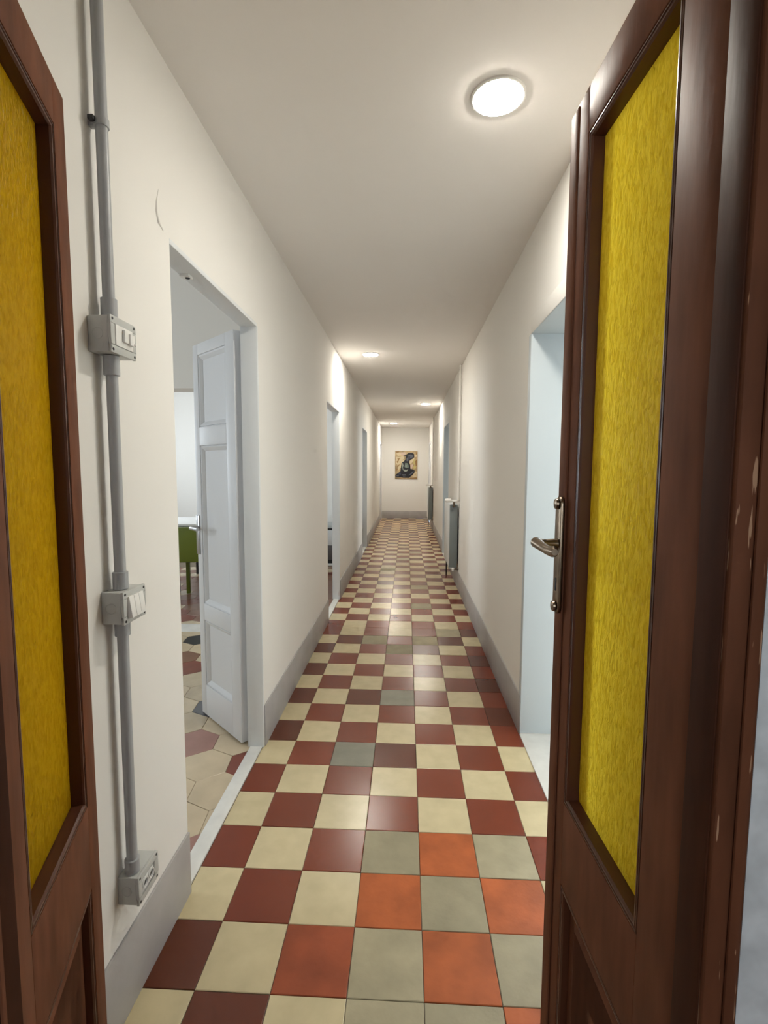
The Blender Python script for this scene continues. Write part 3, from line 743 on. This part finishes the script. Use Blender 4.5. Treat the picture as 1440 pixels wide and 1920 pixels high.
# ------------------------------------------------------------------ painting on the end wall
PX0, PX1, PZ0, PZ1 = -0.178, 0.438, 1.096, 1.862
root = empty('painting', (0.13, YE, PZ0)); tag(root, 'painting of a dark seated figure on cream, on the end wall', 'painting')
pw, ph = PX1 - PX0, PZ1 - PZ0
q = MB(); q.box(-pw / 2, pw / 2, -0.022, -0.001, 0, ph); q.build('canvas', mat('tan_canvas', (0.42, 0.31, 0.17), 0.7, var=0.35, vscale=9), root, bevel=0.002)
PC = {'k': (0.010, 0.010, 0.016), 'c': (0.62, 0.52, 0.33), 'p': (0.58, 0.44, 0.36), 'o': (0.30, 0.17, 0.06), 'b': (0.045, 0.05, 0.085), 'g': (0.15, 0.19, 0.16), 's': (0.28, 0.31, 0.27), 'l': (0.10, 0.11, 0.14), 'y': (0.50, 0.42, 0.15)}
pm = {k: mat('paint_' + k, v, 0.6) for k, v in PC.items()}; pk = list(PC)
polys = [  # pixel outline in an 80 px crop enlarged 18 times
 ('c', [(400, 470), (560, 480), (640, 430), (700, 520), (600, 600), (700, 560), (690, 620), (560, 700), (470, 760), (400, 700)]),
 ('p', [(540, 330), (700, 310), (760, 360), (680, 430), (560, 420)]),
 ('c', [(410, 350), (530, 320), (600, 420), (470, 440)]),
 ('o', [(400, 290), (560, 290), (420, 340)]), ('o', [(450, 530), (560, 520), (480, 590)]), ('o', [(420, 640), (520, 560), (460, 690)]),
 ('c', [(470, 830), (580, 720), (580, 830), (480, 940)]), ('o', [(390, 900), (470, 880), (430, 960)]), ('o', [(430, 820), (540, 700), (470, 830)]),
 ('c', [(870, 620), (1010, 520), (1060, 500), (1000, 620), (940, 700), (870, 720)]), ('y', [(1010, 560), (1100, 600), (1060, 760), (1010, 700)]),
 ('p', [(920, 740), (1010, 720), (960, 880), (910, 880)]), ('o', [(1080, 310), (1140, 310), (1130, 400), (1090, 390)]), ('c', [(1040, 420), (1130, 400), (1110, 480), (1050, 480)]),
 ('y', [(1000, 800), (1090, 720), (1100, 860), (1020, 890)]), ('o', [(1060, 620), (1130, 560), (1130, 760), (1090, 800)]),
 ('c', [(970, 1120), (1080, 980), (1130, 980), (1130, 1150), (1000, 1180)]), ('o', [(1060, 1060), (1090, 1050), (1070, 1130)]), ('o', [(880, 1200), (1140, 1180), (1120, 1225), (900, 1225)]),
 ('k', [(650, 430), (720, 420), (830, 340), (960, 335), (1025, 370), (1035, 470), (1000, 530), (930, 560), (880, 580), (865, 660), (900, 760), (905, 880), (990, 900), (1060, 940), (1040, 1020), (960, 1110), (860, 1190), (660, 1190), (380, 1150), (370, 1090), (480, 1030), (560, 960), (580, 800), (600, 680), (680, 620), (730, 560), (740, 460)]),
 ('l', [(790, 440), (900, 390), (990, 410), (1000, 480), (900, 530), (850, 480)]), ('b', [(830, 480), (900, 450), (890, 560), (840, 560)]),
 ('l', [(760, 520), (830, 480), (830, 620), (770, 620)]), ('s', [(590, 700), (640, 680), (670, 780), (640, 830), (660, 900), (760, 920), (830, 890), (790, 960), (720, 980), (650, 930), (610, 820)]),
 ('g', [(720, 680), (800, 690), (850, 780), (840, 850), (760, 860), (700, 820)]), ('s', [(735, 750), (780, 760), (770, 830), (735, 820)]),
 ('l', [(980, 970), (1020, 960), (980, 1040), (900, 1090), (820, 1110), (900, 1050)]), ('b', [(450, 1040), (560, 990), (590, 1080), (490, 1080)]),
 ('l', [(620, 1070), (740, 1070), (760, 1110), (640, 1120)]), ('l', [(400, 1100), (520, 1110), (500, 1140), (400, 1130)]), ('l', [(640, 1140), (740, 1150), (690, 1180)]),
]
for i, (k, pts) in enumerate(polys):
    P2 = [((min(max(x, 385), 1140) - 372) / 775 * pw - pw / 2, (1 - (min(max(y, 285), 1222) - 275) / 955) * ph) for x, y in pts]
    q = MB(); q.prism(P2, 'y', -0.0222, -0.0228 - 0.0001 * i)
    q.build('paint_patch', pm[k], root)

# ------------------------------------------------------------------ furniture glimpsed through the doorways
def chair(loc, rz, fabric, legm, lab, cat='chair', bw=0.43, top=0.79):
    root = empty('dining_chair', loc, rz); tag(root, lab, cat, 'chairs at the white table')
    def B(nm, x0, x1, y0, y1, z0, z1, m_, bev):
        q = MB(); q.box(x0, x1, y0, y1, z0, z1); return q.build(nm, m_, root, bevel=bev, bseg=3)
    h = bw / 2
    B('seat', -h, h, -0.20, 0.22, 0.41, 0.455, fabric, 0.012)
    q = MB(); q.prism([(-0.225, 0.415), (-0.19, 0.415), (-0.215, top), (-0.245, top)], 'x', -h, h); q.build('backrest', fabric, root, bevel=0.012, bseg=3)
    for sx in (-1, 1):
        for y0, y1 in ((-0.205, -0.165), (0.175, 0.215)):
            x = sx * (h - 0.025)
            q = MB(); q.prism([(x - 0.018, y0), (x + 0.018, y0), (x + 0.018, y1), (x - 0.018, y1)], 'z', 0.0, 0.415); q.build('leg', legm, root, bevel=0.003)
    return root
chair((-2.03, 3.90, 0), math.radians(8), GREEN, GREEN, 'olive green leather chair with its back to the doorway', bw=0.40, top=0.775)
chair((-2.32, 5.22, 0), math.radians(172), GREYF, CHARC, 'grey upholstered chair on the far side of the white table', bw=0.45, top=0.83)
chair((-2.52, 3.88, 0), math.radians(2), CHARC, CHARC, 'black chair tucked under the white table beside the green chair', bw=0.40, top=0.72)
root = empty('meeting_table', (-2.55, 4.50, 0)); tag(root, 'white meeting table behind the green chair', 'table')
q = MB(); q.box(-0.9, 0.75, -0.34, 0.42, 0.725, 0.75); q.build('tabletop', TABW, root, bevel=0.003)
for sx in (-0.84, 0.69):
    for sy in (-0.29, 0.37):
        q = MB(); q.box(sx - 0.025, sx + 0.025, sy - 0.025, sy + 0.025, 0, 0.725); q.build('leg', CHARC, root, bevel=0.003)
q = MB(); q.box(-0.84, 0.69, -0.30, -0.28, 0.67, 0.725); q.build('apron', GREYL, root)
# low storage unit seen in the second doorway
root = empty('storage_unit', (-1.0, 5.70, 0)); tag(root, 'low grey storage unit seen through the second doorway', 'cabinet')
def SB(nm, x0, x1, y0, y1, z0, z1, m_): 
    q = MB(); q.box(x0, x1, y0, y1, z0, z1); return q.build(nm, m_, root, bevel=0.003)
SB('top', -0.5, 0.3, -0.01, 0.4, 0.535, 0.58, GREYL); SB('shadow_gap', -0.48, 0.28, 0.01, 0.38, 0.505, 0.535, BLK)
SB('door', -0.5, 0.3, 0.0, 0.4, 0.29, 0.505, mat('light_grey_laminate', (0.62, 0.63, 0.63), 0.4)); SB('drawer', -0.5, 0.3, 0.0, 0.4, 0.085, 0.285, DGREY)
SB('plinth', -0.48, 0.28, 0.02, 0.38, 0.03, 0.085, BLK); SB('foot_rail', -0.5, 0.3, -0.01, 0.39, 0.0, 0.03, WPL)
root = empty('dark_cabinet', (-0.93, 7.05, 0)); tag(root, 'small dark cabinet seen through the third doorway', 'cabinet')
SB2 = lambda nm, x0, x1, y0, y1, z0, z1, m_: MB().box(x0, x1, y0, y1, z0, z1).build(nm, m_, root, bevel=0.003)
SB2('body', -0.2, 0.25, 0, 0.3, 0.02, 0.30, CHARC); SB2('shelf', -0.21, 0.26, -0.01, 0.31, 0.30, 0.33, TABW); SB2('upper_box', -0.2, 0.25, 0, 0.3, 0.33, 0.52, DGREY)
for sx in (-0.18, 0.23): SB2('foot', sx - 0.02, sx + 0.02, 0.02, 0.28, 0, 0.02, CHARC)
